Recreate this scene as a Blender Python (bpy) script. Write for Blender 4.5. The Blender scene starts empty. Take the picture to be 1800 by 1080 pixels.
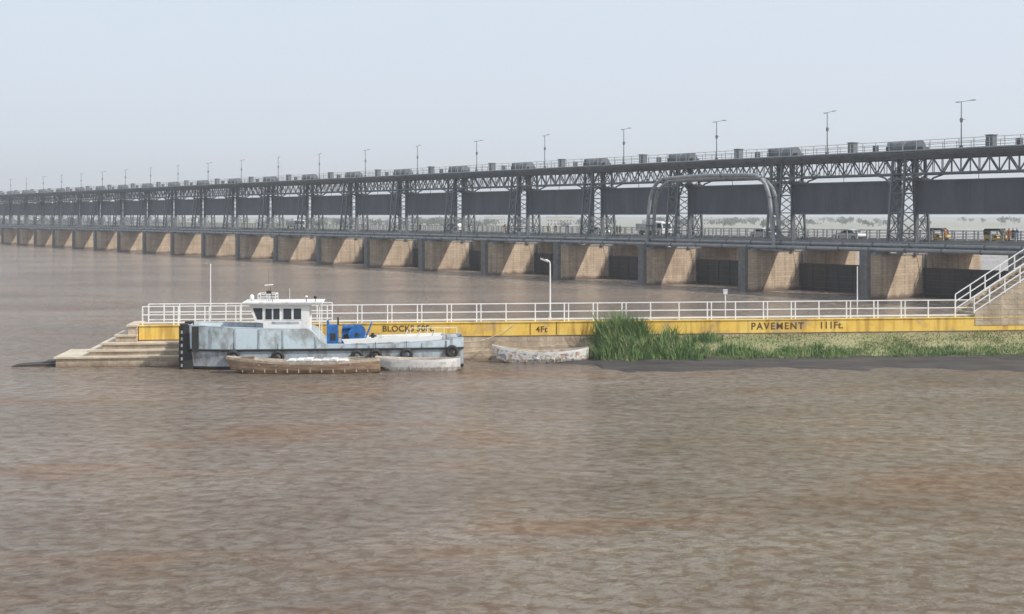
import bpy, math, random
from mathutils import Vector, Matrix
random.seed(7)
R=math.radians
scene=bpy.context.scene
F=2258.0; CH=10.35
# ---------------------------------------------------------------- materials
def newmat(name):
    m=bpy.data.materials.new(name); m.use_nodes=True
    nt=m.node_tree; b=nt.nodes['Principled BSDF']
    return m,nt,b
def mat(name,c1,c2=None,rough=0.7,metal=0.0,scale=1.5,bump=0.0,stretch=(1,1,1),detail=6,lo=0.35,hi=0.65,bscale=None,spec=None):
    m,nt,b=newmat(name)
    b.inputs['Roughness'].default_value=rough; b.inputs['Metallic'].default_value=metal
    if spec is not None: b.inputs['Specular IOR Level'].default_value=spec
    if c2 is None: c2=tuple(x*0.75 for x in c1)
    geo=nt.nodes.new('ShaderNodeNewGeometry'); mp=nt.nodes.new('ShaderNodeMapping')
    mp.inputs['Scale'].default_value=stretch
    nt.links.new(geo.outputs['Position'],mp.inputs['Vector'])
    n=nt.nodes.new('ShaderNodeTexNoise'); n.inputs['Scale'].default_value=scale; n.inputs['Detail'].default_value=detail
    n.inputs['Roughness'].default_value=0.65
    nt.links.new(mp.outputs[0],n.inputs['Vector'])
    r=nt.nodes.new('ShaderNodeValToRGB')
    r.color_ramp.elements[0].position=lo; r.color_ramp.elements[1].position=hi
    r.color_ramp.elements[0].color=(*c2,1); r.color_ramp.elements[1].color=(*c1,1)
    nt.links.new(n.outputs['Fac'],r.inputs[0]); nt.links.new(r.outputs[0],b.inputs['Base Color'])
    if bump>0:
        n2=nt.nodes.new('ShaderNodeTexNoise'); n2.inputs['Scale'].default_value=bscale or scale*4; n2.inputs['Detail'].default_value=5
        nt.links.new(mp.outputs[0],n2.inputs['Vector'])
        bp=nt.nodes.new('ShaderNodeBump'); bp.inputs['Strength'].default_value=bump; bp.inputs['Distance'].default_value=0.1
        nt.links.new(n2.outputs['Fac'],bp.inputs['Height']); nt.links.new(bp.outputs[0],b.inputs['Normal'])
    return m
def stone_mat(name,c1,c2,wetz,wetcol,brick=True,bw=0.9,bh=0.35):
    m,nt,b=newmat(name); b.inputs['Roughness'].default_value=0.85
    L=nt.links.new
    geo=nt.nodes.new('ShaderNodeNewGeometry')
    sep=nt.nodes.new('ShaderNodeSeparateXYZ'); L(geo.outputs['Position'],sep.inputs[0])
    n=nt.nodes.new('ShaderNodeTexNoise'); n.inputs['Scale'].default_value=0.55; n.inputs['Detail'].default_value=8; n.inputs['Roughness'].default_value=0.7
    L(geo.outputs['Position'],n.inputs['Vector'])
    r=nt.nodes.new('ShaderNodeValToRGB'); r.color_ramp.elements[0].position=0.33; r.color_ramp.elements[1].position=0.62
    r.color_ramp.elements[0].color=(*c2,1); r.color_ramp.elements[1].color=(*c1,1); L(n.outputs['Fac'],r.inputs[0])
    add=nt.nodes.new('ShaderNodeMath'); add.operation='SUBTRACT'; L(sep.outputs[0],add.inputs[0]); L(sep.outputs[1],add.inputs[1])
    cmb=nt.nodes.new('ShaderNodeCombineXYZ'); L(add.outputs[0],cmb.inputs[0]); L(sep.outputs[2],cmb.inputs[1])
    bt=nt.nodes.new('ShaderNodeTexBrick'); bt.inputs['Scale'].default_value=1.0
    bt.inputs['Brick Width'].default_value=bw; bt.inputs['Row Height'].default_value=bh; bt.inputs['Mortar Size'].default_value=0.02
    bt.inputs['Color1'].default_value=(1,1,1,1); bt.inputs['Color2'].default_value=(0.86,0.84,0.82,1); bt.inputs['Mortar'].default_value=(0.7,0.68,0.64,1)
    L(cmb.outputs[0],bt.inputs['Vector'])
    mx=nt.nodes.new('ShaderNodeMix'); mx.data_type='RGBA'; mx.blend_type='MULTIPLY'; mx.inputs[0].default_value=1.0 if brick else 0.0
    L(r.outputs[0],mx.inputs[6]); L(bt.outputs['Color'],mx.inputs[7])
    mp=nt.nodes.new('ShaderNodeMapping'); mp.inputs['Scale'].default_value=(1.6,1.6,0.12); L(geo.outputs['Position'],mp.inputs['Vector'])
    n3=nt.nodes.new('ShaderNodeTexNoise'); n3.inputs['Scale'].default_value=1.0; n3.inputs['Detail'].default_value=4; L(mp.outputs[0],n3.inputs['Vector'])
    r3=nt.nodes.new('ShaderNodeValToRGB'); r3.color_ramp.elements[0].position=0.35; r3.color_ramp.elements[1].position=0.6
    r3.color_ramp.elements[0].color=(0.68,0.66,0.64,1); r3.color_ramp.elements[1].color=(1,1,1,1); L(n3.outputs['Fac'],r3.inputs[0])
    m3=nt.nodes.new('ShaderNodeMix'); m3.data_type='RGBA'; m3.blend_type='MULTIPLY'; m3.inputs[0].default_value=0.7
    L(mx.outputs[2],m3.inputs[6]); L(r3.outputs[0],m3.inputs[7])
    wa=nt.nodes.new('ShaderNodeMath'); wa.operation='MULTIPLY_ADD'; wa.inputs[1].default_value=1.2; L(n.outputs['Fac'],wa.inputs[0]); wa.inputs[2].default_value=-0.6
    wb=nt.nodes.new('ShaderNodeMath'); wb.operation='ADD'; L(sep.outputs[2],wb.inputs[0]); L(wa.outputs[0],wb.inputs[1])
    mr=nt.nodes.new('ShaderNodeMapRange'); mr.inputs['From Min'].default_value=wetz-0.25; mr.inputs['From Max'].default_value=wetz+0.25
    mr.inputs['To Min'].default_value=1; mr.inputs['To Max'].default_value=0; L(wb.outputs[0],mr.inputs['Value'])
    mw=nt.nodes.new('ShaderNodeMix'); mw.data_type='RGBA'; L(mr.outputs[0],mw.inputs[0]); L(m3.outputs[2],mw.inputs[6]); mw.inputs[7].default_value=(*wetcol,1)
    L(mw.outputs[2],b.inputs['Base Color'])
    bp=nt.nodes.new('ShaderNodeBump'); bp.inputs['Strength'].default_value=0.5; bp.inputs['Distance'].default_value=0.08
    L(bt.outputs['Fac'],bp.inputs['Height']); bp.invert=True
    bp2=nt.nodes.new('ShaderNodeBump'); bp2.inputs['Strength'].default_value=0.5; bp2.inputs['Distance'].default_value=0.1
    n4=nt.nodes.new('ShaderNodeTexNoise'); n4.inputs['Scale'].default_value=4; n4.inputs['Detail'].default_value=6; L(geo.outputs['Position'],n4.inputs['Vector'])
    L(n4.outputs['Fac'],bp2.inputs['Height']); L(bp.outputs[0],bp2.inputs['Normal']); L(bp2.outputs[0],b.inputs['Normal'])
    return m

M={}
M['stone']=stone_mat('pier_sandstone',(0.58,0.46,0.34),(0.44,0.335,0.24),0.45,(0.15,0.105,0.075))
M['wallstone']=stone_mat('wall_stone',(0.58,0.48,0.36),(0.40,0.32,0.23),0.1,(0.17,0.12,0.085),bw=1.2,bh=0.4)
M['concrete']=mat('grey_concrete',(0.34,0.33,0.31),(0.22,0.21,0.20),0.85,scale=0.8,bump=0.3)
M['tread']=mat('stone_tread',(0.62,0.54,0.43),(0.45,0.38,0.29),0.85,scale=1.2,bump=0.4)
M['capgrey']=mat('nose_cap_concrete',(0.17,0.165,0.16),(0.10,0.095,0.09),0.8,scale=1.2,bump=0.3)
M['steel']=mat('painted_grey_steel',(0.15,0.165,0.18),(0.09,0.10,0.11),0.55,scale=0.5,stretch=(1,1,0.4))
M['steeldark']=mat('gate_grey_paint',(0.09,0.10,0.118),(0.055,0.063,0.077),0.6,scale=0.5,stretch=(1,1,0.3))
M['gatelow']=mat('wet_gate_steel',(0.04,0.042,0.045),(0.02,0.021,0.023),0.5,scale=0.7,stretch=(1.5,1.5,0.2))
M['steellight']=mat('pale_grey_pipe',(0.30,0.31,0.315),(0.20,0.21,0.215),0.5,scale=0.9)
M['rail']=mat('galvanised_rail',(0.36,0.37,0.37),(0.27,0.28,0.28),0.5,scale=1)
M['asphalt']=mat('asphalt',(0.06,0.06,0.06),(0.045,0.045,0.045),0.9,scale=1)
M['white']=mat('white_paint',(0.82,0.82,0.80),(0.62,0.60,0.56),0.45,scale=1.8,lo=0.25,hi=0.5,detail=9)
M['whiteboat']=mat('worn_white_boat_paint',(0.76,0.76,0.74),(0.45,0.42,0.37),0.5,scale=2.2,lo=0.3,hi=0.5,detail=10)
M['hull']=mat('weathered_blue_hull',(0.54,0.64,0.69),(0.30,0.31,0.30),0.5,scale=0.9,lo=0.36,hi=0.52,detail=10,bump=0.2,stretch=(1,1,0.6))
M['hull2']=mat('grey_blue_hull',(0.42,0.48,0.52),(0.20,0.18,0.165),0.5,scale=1.0,lo=0.38,hi=0.54,detail=10,bump=0.2,stretch=(1,1,.5))
M['black']=mat('black_rubber',(0.02,0.02,0.02),(0.035,0.033,0.03),0.75,scale=4)
M['glass']=mat('dark_glass',(0.04,0.05,0.06),(0.03,0.035,0.04),0.08,scale=1)
M['blue']=mat('blue_machine_paint',(0.02,0.17,0.50),(0.015,0.09,0.26),0.45,scale=3)
M['wood']=mat('worn_boat_wood',(0.36,0.24,0.15),(0.17,0.115,0.075),0.8,scale=2,stretch=(0.6,1,3),bump=0.3)
M['woodpale']=mat('pale_planks',(0.58,0.50,0.41),(0.33,0.26,0.19),0.8,scale=2.5,bump=0.3)
M['yellowcar']=mat('yellow_paint',(0.75,0.48,0.05),(0.6,0.36,0.04),0.4,scale=2)
M['carwhite']=mat('car_white',(0.75,0.76,0.77),(0.66,0.67,0.68),0.3,scale=2)
M['carred']=mat('car_red',(0.35,0.05,0.04),(0.28,0.04,0.03),0.35,scale=2)
M['text']=mat('dark_painted_letters',(0.10,0.055,0.015),(0.22,0.12,0.03),0.8,scale=5,lo=0.3,hi=0.45)
M['earth']=mat('far_bank_earth',(0.34,0.32,0.27),(0.22,0.24,0.18),0.95,scale=0.02)
M['leaf']=mat('distant_foliage',(0.10,0.12,0.08),(0.06,0.08,0.05),0.9,scale=0.2)
M['trunk']=mat('bark',(0.12,0.09,0.06),None,0.9)
M['plaster']=mat('pale_plaster',(0.6,0.58,0.54),(0.5,0.47,0.42),0.85,scale=0.3)
M['mud']=mat('wet_mud',(0.085,0.075,0.068),(0.045,0.041,0.038),0.7,scale=0.35,stretch=(0.5,1.6,1),bump=0.9,bscale=1.5,spec=.15)
def yellow():
    m,nt,b=newmat('worn_yellow_paint'); L=nt.links.new; b.inputs['Roughness'].default_value=0.75
    geo=nt.nodes.new('ShaderNodeNewGeometry')
    n=nt.nodes.new('ShaderNodeTexNoise'); n.inputs['Scale'].default_value=0.35; n.inputs['Detail'].default_value=9; n.inputs['Roughness'].default_value=0.7
    L(geo.outputs['Position'],n.inputs['Vector'])
    r=nt.nodes.new('ShaderNodeValToRGB'); e=r.color_ramp.elements
    e[0].position=0.38; e[0].color=(0.52,0.36,0.15,1); e[1].position=0.47; e[1].color=(0.78,0.49,0.075,1)
    e2=e.new(0.66); e2.color=(0.82,0.60,0.17,1)
    L(n.outputs['Fac'],r.inputs[0])
    mp=nt.nodes.new('ShaderNodeMapping'); mp.inputs['Scale'].default_value=(1.5,1.5,0.15); L(geo.outputs['Position'],mp.inputs[0])
    n2=nt.nodes.new('ShaderNodeTexNoise'); n2.inputs['Scale'].default_value=1.4; n2.inputs['Detail'].default_value=6; L(mp.outputs[0],n2.inputs['Vector'])
    r2=nt.nodes.new('ShaderNodeValToRGB'); r2.color_ramp.elements[0].position=0.36; r2.color_ramp.elements[1].position=0.5
    r2.color_ramp.elements[0].color=(0.6,0.53,0.45,1); r2.color_ramp.elements[1].color=(1,1,1,1); L(n2.outputs['Fac'],r2.inputs[0])
    mx=nt.nodes.new('ShaderNodeMix'); mx.data_type='RGBA'; mx.blend_type='MULTIPLY'; mx.inputs[0].default_value=0.75
    L(r.outputs[0],mx.inputs[6]); L(r2.outputs[0],mx.inputs[7]); L(mx.outputs[2],b.inputs['Base Color'])
    return m
M['yellow']=yellow()
def painted():
    m,nt,b=newmat('painted_boat_pattern'); L=nt.links.new; b.inputs['Roughness'].default_value=0.7
    geo=nt.nodes.new('ShaderNodeNewGeometry'); v=nt.nodes.new('ShaderNodeTexVoronoi'); v.inputs['Scale'].default_value=6.5
    L(geo.outputs['Position'],v.inputs['Vector'])
    r=nt.nodes.new('ShaderNodeValToRGB'); r.color_ramp.interpolation='CONSTANT'; e=r.color_ramp.elements
    e[0].position=0; e[0].color=(0.66,0.64,0.60,1); e[1].position=0.45; e[1].color=(0.42,0.38,0.33,1)
    for p,c in ((0.62,(0.42,0.2,0.15)),(0.7,(0.65,0.62,0.58)),(0.84,(0.22,0.25,0.36)),(0.92,(0.5,0.42,0.25))):
        x=e.new(p); x.color=(*c,1)
    sep=nt.nodes.new('ShaderNodeSeparateColor'); L(v.outputs['Color'],sep.inputs[0]); L(sep.outputs[0],r.inputs[0])
    L(r.outputs[0],b.inputs['Base Color']); return m
M['painted']=painted()
def bladeMat(name,cols):
    m,nt,b=newmat(name); L=nt.links.new; b.inputs['Roughness'].default_value=0.75
    geo=nt.nodes.new('ShaderNodeNewGeometry'); r=nt.nodes.new('ShaderNodeValToRGB'); e=r.color_ramp.elements
    e[0].position=0; e[0].color=(*cols[0],1); e[1].position=1; e[1].color=(*cols[-1],1)
    for i,c in enumerate(cols[1:-1]):
        x=e.new((i+1)/(len(cols)-1)); x.color=(*c,1)
    n=nt.nodes.new('ShaderNodeTexNoise'); n.inputs['Scale'].default_value=0.6; n.inputs['Detail'].default_value=4
    L(geo.outputs['Position'],n.inputs['Vector'])
    a=nt.nodes.new('ShaderNodeMath'); a.operation='MULTIPLY'; a.inputs[1].default_value=0.45; L(geo.outputs['Random Per Island'],a.inputs[0])
    c=nt.nodes.new('ShaderNodeMapRange'); c.inputs['From Min'].default_value=0.35; c.inputs['From Max'].default_value=0.65; c.inputs['To Max'].default_value=0.55
    L(n.outputs['Fac'],c.inputs['Value'])
    s=nt.nodes.new('ShaderNodeMath'); s.operation='ADD'; L(a.outputs[0],s.inputs[0]); L(c.outputs[0],s.inputs[1])
    L(s.outputs[0],r.inputs[0]); L(r.outputs[0],b.inputs['Base Color'])
    return m
M['grass']=bladeMat('bank_grass',[(0.10,0.145,0.04),(0.17,0.20,0.065),(0.25,0.25,0.11),(0.36,0.31,0.18)])
M['reed']=bladeMat('reed_leaves',[(0.05,0.10,0.03),(0.10,0.175,0.05),(0.17,0.25,0.08),(0.33,0.35,0.17)])
M['grassground']=mat('grassy_soil',(0.33,0.29,0.17),(0.18,0.20,0.08),0.95,scale=0.6,bump=0.5)

# ---------------------------------------------------------------- mesh builder
class MB:
    def __init__(s): s.v=[];s.f=[];s.m=[];s.sm=[];s.mats=[]
    def mi(s,k):
        if k not in s.mats: s.mats.append(k)
        return s.mats.index(k)
    def add(s,vs,fs,k,smooth=False):
        o=len(s.v); s.v+= [tuple(p) for p in vs]; i=s.mi(k)
        for f in fs: s.f.append([a+o for a in f]); s.m.append(i); s.sm.append(smooth)
    def box(s,x0,x1,y0,y1,z0,z1,k):
        s.add([(x0,y0,z0),(x1,y0,z0),(x1,y1,z0),(x0,y1,z0),(x0,y0,z1),(x1,y0,z1),(x1,y1,z1),(x0,y1,z1)],
              [(3,2,1,0),(4,5,6,7),(0,1,5,4),(1,2,6,5),(2,3,7,6),(3,0,4,7)],k)
    def bar(s,p,q,w,k,h=None):
        p=Vector(p);q=Vector(q);h=h or w
        d=(q-p).normalized(); up=Vector((0,0,1)) if abs(d.z)<0.95 else Vector((0,1,0))
        a=d.cross(up).normalized()*w/2; b=a.cross(d).normalized()*h/2
        vs=[p+a+b,p-a+b,p-a-b,p+a-b,q+a+b,q-a+b,q-a-b,q+a-b]
        s.add(vs,[(0,1,2,3),(7,6,5,4),(0,4,5,1),(1,5,6,2),(2,6,7,3),(3,7,4,0)],k)
    def tube(s,p,q,r,k,seg=10,r2=None,cap=True):
        p=Vector(p);q=Vector(q);r2=r if r2 is None else r2
        d=(q-p).normalized(); up=Vector((0,0,1)) if abs(d.z)<0.95 else Vector((0,1,0))
        a=d.cross(up).normalized(); b=a.cross(d).normalized()
        vs=[];
        for i in range(seg):
            t=2*math.pi*i/seg; o=a*math.cos(t)+b*math.sin(t); vs.append(p+o*r)
        for i in range(seg):
            t=2*math.pi*i/seg; o=a*math.cos(t)+b*math.sin(t); vs.append(q+o*r2)
        s.add(vs,[(i,(i+1)%seg,seg+(i+1)%seg,seg+i) for i in range(seg)],k,True)
        if cap: s.add(vs[:seg],[tuple(range(seg))],k); s.add(vs[seg:],[tuple(reversed(range(seg)))],k)
    def path(s,pts,r,k,seg=10):
        pts=[Vector(p) for p in pts]; n=len(pts); rings=[]
        d0=(pts[1]-pts[0]).normalized(); ref=Vector((0,0,1)) if abs(d0.z)<0.9 else Vector((0,1,0))
        a=d0.cross(ref).normalized()
        for i,p in enumerate(pts):
            d=(pts[min(i+1,n-1)]-pts[max(i-1,0)]).normalized()
            a=(a-d*a.dot(d)).normalized(); b=a.cross(d).normalized()
            rings+=[p+(a*math.cos(2*math.pi*j/seg)+b*math.sin(2*math.pi*j/seg))*r for j in range(seg)]
        fs=[]
        for i in range(n-1):
            for j in range(seg):
                fs.append((i*seg+j,i*seg+(j+1)%seg,(i+1)*seg+(j+1)%seg,(i+1)*seg+j))
        s.add(rings,fs,k,True)
    def prism(s,out,z0,z1,k,k2=None):
        n=len(out); vs=[(x,y,z0) for x,y in out]+[(x,y,z1) for x,y in out]
        s.add(vs,[(i,(i+1)%n,n+(i+1)%n,n+i) for i in range(n)],k)
        s.add(vs[n:],[tuple(range(n))],k2 or k); s.add(vs[:n],[tuple(reversed(range(n)))],k)
    def prismy(s,out,y0,y1,k):
        n=len(out); vs=[(x,y0,z) for x,z in out]+[(x,y1,z) for x,z in out]
        s.add(vs,[(i,(i+1)%n,n+(i+1)%n,n+i) for i in range(n)],k)
        s.add(vs,[tuple(range(n)),tuple(reversed(range(n,2*n)))],k)
    def torus(s,c,ax,R_,r,k,seg=18,rs=8):
        c=Vector(c);ax=Vector(ax).normalized(); up=Vector((0,0,1)) if abs(ax.z)<0.9 else Vector((1,0,0))
        a=ax.cross(up).normalized(); b=ax.cross(a).normalized(); vs=[];fs=[]
        for i in range(seg):
            t=2*math.pi*i/seg; rad=a*math.cos(t)+b*math.sin(t)
            for j in range(rs):
                u=2*math.pi*j/rs; vs.append(c+rad*(R_+r*math.cos(u))+ax*r*math.sin(u))
        for i in range(seg):
            for j in range(rs):
                fs.append((i*rs+j,((i+1)%seg)*rs+j,((i+1)%seg)*rs+(j+1)%rs,i*rs+(j+1)%rs))
        s.add(vs,fs,k,True)
    def ell(s,c,rx,ry,rz,k,seg=12,rs=8):
        vs=[];fs=[]
        for i in range(rs+1):
            p=math.pi*i/rs
            for j in range(seg):
                t=2*math.pi*j/seg
                vs.append((c[0]+rx*math.sin(p)*math.cos(t),c[1]+ry*math.sin(p)*math.sin(t),c[2]+rz*math.cos(p)))
        for i in range(rs):
            for j in range(seg): fs.append((i*seg+j,(i+1)*seg+j,(i+1)*seg+(j+1)%seg,i*seg+(j+1)%seg))
        s.add(vs,fs,k,True)
    def mesh(s,name):
        me=bpy.data.meshes.new(name); me.from_pydata(s.v,[],s.f)
        for k in s.mats: me.materials.append(M[k])
        me.polygons.foreach_set('material_index',s.m); me.polygons.foreach_set('use_smooth',s.sm); me.update()
        return me
    def obj(s,name,parent=None,loc=(0,0,0),rotz=0):
        return place(s.mesh(name),name,parent,loc,rotz)
def place(me,name,parent=None,loc=(0,0,0),rotz=0):
    o=bpy.data.objects.new(name,me); scene.collection.objects.link(o)
    o.location=loc; o.rotation_euler=(0,0,rotz)
    if parent: o.parent=parent
    return o
def empty(name,loc=(0,0,0),rotz=0):
    o=bpy.data.objects.new(name,None); scene.collection.objects.link(o); o.location=loc; o.rotation_euler=(0,0,rotz); o.empty_display_size=0.5
    return o

# ---------------------------------------------------------------- barrage
cT,sT=0.804,0.5946; D=20.4
P0=Vector((43.7,159.0,0)); BROT=math.atan2(-cT,sT)
Bm=Matrix.Translation(P0)@Matrix.Rotation(BROT,4,'Z')
def BW(n,s,z=0,dx=0): return Bm@Vector((-D*n+dx,s,z))
barrage=empty('river_barrage',P0,BROT)
b=MB()
out=[(-.45,0),(.45,0),(1.05,1.6),(1.05,22.8),(0,24.3),(-1.05,22.8),(-1.05,1.6)]
b.prism(out,-4,5.45,'stone')
o2=[(x*1.1,y if y>1 else y-.08) for x,y in out]
b.prism(o2,5.45,5.62,'concrete')
b.box(-.62,.62,-.32,.3,-4,6.1,'capgrey')
b.box(-.95,.95,12.6,22,5.62,6.25,'concrete')
b.box(-.8,.8,1.0,3.6,5.62,5.9,'concrete')
b.box(1.05,1.13,10.1,10.9,-4,5.4,'capgrey'); b.box(-1.13,-1.05,10.1,10.9,-4,5.4,'capgrey')
pier=b.mesh('pier')
b=MB()
def lerp(a,c,t): return tuple(a[i]+(c[i]-a[i])*t for i in range(3))
z0,z1=5.62,17.9
legs={}
for sx in(-1,1):
    for i,(yb,yt) in enumerate(((5.6,6.8),(11.7,10.8))):
        A=(sx*1.0,yb,z0);Cc=(sx*0.95,yt,z1); legs[(sx,i)]=(A,Cc); b.bar(A,Cc,0.28,'steel')
        b.box(sx*1.0-.3,sx*1.0+.3,yb-.35,yb+.35,5.6,5.75,'concrete')
lev=[0.0,0.2,0.42,0.62,0.82,1.0]
for i in range(5):
    for (k1,k2) in (((-1,0),(1,0)),((-1,1),(1,1)),((-1,0),(-1,1)),((1,0),(1,1))):
        a0=lerp(*legs[k1],lev[i]);a1=lerp(*legs[k1],lev[i+1]);c0=lerp(*legs[k2],lev[i]);c1=lerp(*legs[k2],lev[i+1])
        b.bar(a0,c1,0.1,'steel');b.bar(c0,a1,0.1,'steel');b.bar(a1,c1,0.13,'steel')
for sx in(-1,1): b.box(sx*1.3-.1,sx*1.3+.1,8.2,8.9,5.4,17.9,'steel')
b.box(-1.45,1.45,6.5,11.1,14.9,15.2,'steel')
tower=b.mesh('trestle_tower')
b=MB()
X0,X1=0.0,-D
def span(y):
    b.box(X1,X0-0.002,y-.13,y+.13,17.55,17.95,'steel')
    b.box(X1+1.0,X0-1.0,y-.12,y+.12,15.55,15.78,'steel')
    n=14; xs=[X0-1.0+(X1+1.0-(X0-1.0))*i/n for i in range(n+1)]
    for i in range(n):
        if i%2==0: b.bar((xs[i],y,15.7),(xs[i+1],y,17.6),.13,'steel')
        else: b.bar((xs[i],y,17.6),(xs[i+1],y,15.7),.13,'steel')
        b.bar((xs[i+1],y,15.7),(xs[i+1],y,17.6),.08,'steel')
    for sx,e in ((-1,X0-1.0),(1,X1+1.0)):
        pts=[(e,13.6),(e+sx*.45,14.5),(e+sx*1.2,15.2),(e+sx*2.6,15.6)]
        for a,c in zip(pts,pts[1:]): b.bar((a[0],y,a[1]),(c[0],y,c[1]),.18,'steel')
        b.bar((e,y,15.0),(e+sx*1.0,y,15.0),.1,'steel')
span(6.8); span(10.8)
for i in range(8):
    x=X0-1.2+(X1-X0+2.4)*i/7
    b.bar((x,6.8,15.7),(x,10.8,15.7),.1,'steel'); 
    if i<7: b.bar((x,6.8,15.7),(X0-1.2+(X1-X0+2.4)*(i+1)/7,10.8,15.7),.07,'steel')
b.box(X1,X0-.002,6.1,11.5,17.98,18.2,'steeldark')
b.box(X1,X0-.002,5.95,6.1,17.9,18.62,'steel'); b.box(X1,X0-.002,11.5,11.65,17.9,18.62,'steel')
b.box(X1,X0-.002,5.6,5.95,18.2,18.3,'steel')
b.tube((X1,5.78,18.5),(X0,5.78,18.5),.12,'steellight',8,cap=False)
for y in (6.05,11.55):
    for i in range(10):
        x=X0-(i+.5)*D/10; b.bar((x,y,18.6),(x,y,19.75),.07,'rail')
    for z in (19.2,19.75): b.bar((X0,y,z),(X1,y,z),.06,'rail')
for i in range(6):
    x=X0-(i+.5)*D/6; b.bar((x,6.0,17.9),(x,5.6,18.2),.08,'steel')
b.box(-9.9+2.0,-9.9+2.9,6.5,7.4,18.2,19.95,'steel'); b.box(-9.9+1.9,-9.9+3.0,6.4,7.5,19.95,20.03,'steel')
b.box(-3.9,-3.4,6.5,7.1,18.2,19.4,'steeldark')
gantry=b.mesh('gantry_truss_span')
b=MB()
b.tube((-1.9,8.6,18.95),(1.9,8.6,18.95),.98,'steel',20)
for x in(-1.9,-.95,0,.95,1.9): b.tube((x-.05,8.6,18.95),(x+.05,8.6,18.95),1.03,'rail' if x==0 else 'steel',20)
b.box(-2.9,-1.96,7.9,9.2,18.2,19.3,'steeldark'); b.box(1.96,2.7,7.9,9.2,18.2,19.1,'steeldark')
b.box(-2.4,2.4,7.9,9.3,18.2,18.45,'steeldark')
b.tube((-2.7,8.2,19.6),(-2.2,8.2,19.6),.3,'steel',12)
drum=b.mesh('hoist_drum')
b=MB()
b.box(-D+1.25,-1.25,8.35,8.75,10.7,14.75,'steeldark')
for i in range(1,9):
    x=-1.25-(D-2.5)*i/9; b.box(x-.03,x+.03,8.33,8.35,10.72,14.73,'steeldark')
b.box(-D+1.2,-1.2,8.25,8.85,10.55,10.72,'steel'); b.box(-D+1.2,-1.2,8.25,8.85,14.73,14.9,'steel')
for x in(-2,-D+2,-D/2): b.tube((x,8.55,14.8),(x,8.55,17.9),.04,'black',6)
leaf=b.mesh('raised_gate_leaf')
b=MB()
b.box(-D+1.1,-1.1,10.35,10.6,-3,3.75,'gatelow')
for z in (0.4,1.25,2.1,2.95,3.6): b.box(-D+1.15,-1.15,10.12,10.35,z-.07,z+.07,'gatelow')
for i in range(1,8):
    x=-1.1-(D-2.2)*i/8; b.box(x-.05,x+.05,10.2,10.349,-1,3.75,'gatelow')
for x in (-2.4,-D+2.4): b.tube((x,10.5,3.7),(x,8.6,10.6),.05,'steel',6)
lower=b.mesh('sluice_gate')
b=MB()
b.box(X1,X0-.002,12.3,21.7,6.25,6.95,'concrete')
b.box(X1,X0-.002,12.1,12.55,6.6,7.25,'concrete'); b.box(X1,X0-.002,21.45,21.9,6.6,7.25,'concrete')
b.box(X1,X0-.002,12.56,14.0,6.95,7.12,'concrete'); b.box(X1,X0-.002,20.4,21.44,6.95,7.12,'concrete')
b.box(X1,X0-.002,14.0,20.4,6.95,6.97,'asphalt')
for y in (13.2,15.6,18,20.4): b.box(X1+1,X0-1,y,y+.5,5.5,6.25,'concrete')
for y in (12.32,21.68):
    for i in range(12):
        x=X0-(i+.5)*D/12; b.box(x-.08,x+.08,y-.08,y+.08,7.25,8.4,'rail')
    for z in (7.6,8.0,8.38): b.bar((X0,y,z),(X1,y,z),.07,'rail')
road=b.mesh('road_deck_span')
b=MB()
for y in (3.5,):
    for z in (5.95,7.1): b.bar((X0,y,z),(X1,y,z),.12,'steellight')
    n=16
    for i in range(n):
        xa=X0-D*i/n; xb=X0-D*(i+1)/n
        b.bar((xa,y,5.95),(xb,y,7.1),.07,'steellight'); b.bar((xa,y,5.95),(xa,y,7.1),.07,'steellight')
b.box(X1,X0-.002,2.6,4.6,5.9,5.99,'steel')
for i in range(8):
    x=X0-(i+.5)*D/8; b.bar((x,4.6,5.9),(x,4.6,7.1),.06,'steellight')
b.bar((X0,4.6,7.1),(X1,4.6,7.1),.06,'steellight')
walk=b.mesh('service_walkway')
b=MB()
b.tube((X0,1.2,6.2),(X1,1.2,6.2),.24,'steellight',12,cap=False)
b.tube((X0,2.0,6.75),(X1,2.0,6.75),.22,'steellight',12,cap=False)
for x in(-.3,-5,-10.2,-15.3):
    b.tube((x-.08,1.2,6.2),(x+.08,1.2,6.2),.33,'steel',12); b.tube((x-.08,2.0,6.75),(x+.08,2.0,6.75),.3,'steel',12); b.bar((x,2.0,5.95),(x,2.0,6.5),.12,'steel')
b.bar((0,.6,5.95),(0,4.2,5.95),.3,'steel'); 
pipes=b.mesh('water_pipes')
for n in range(-3,30):
    L_=(-D*n,0,0)
    for me in (pier,tower,gantry,drum,leaf,lower,road,walk,pipes):
        place(me,me.name,barrage,L_)
b=MB()
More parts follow.
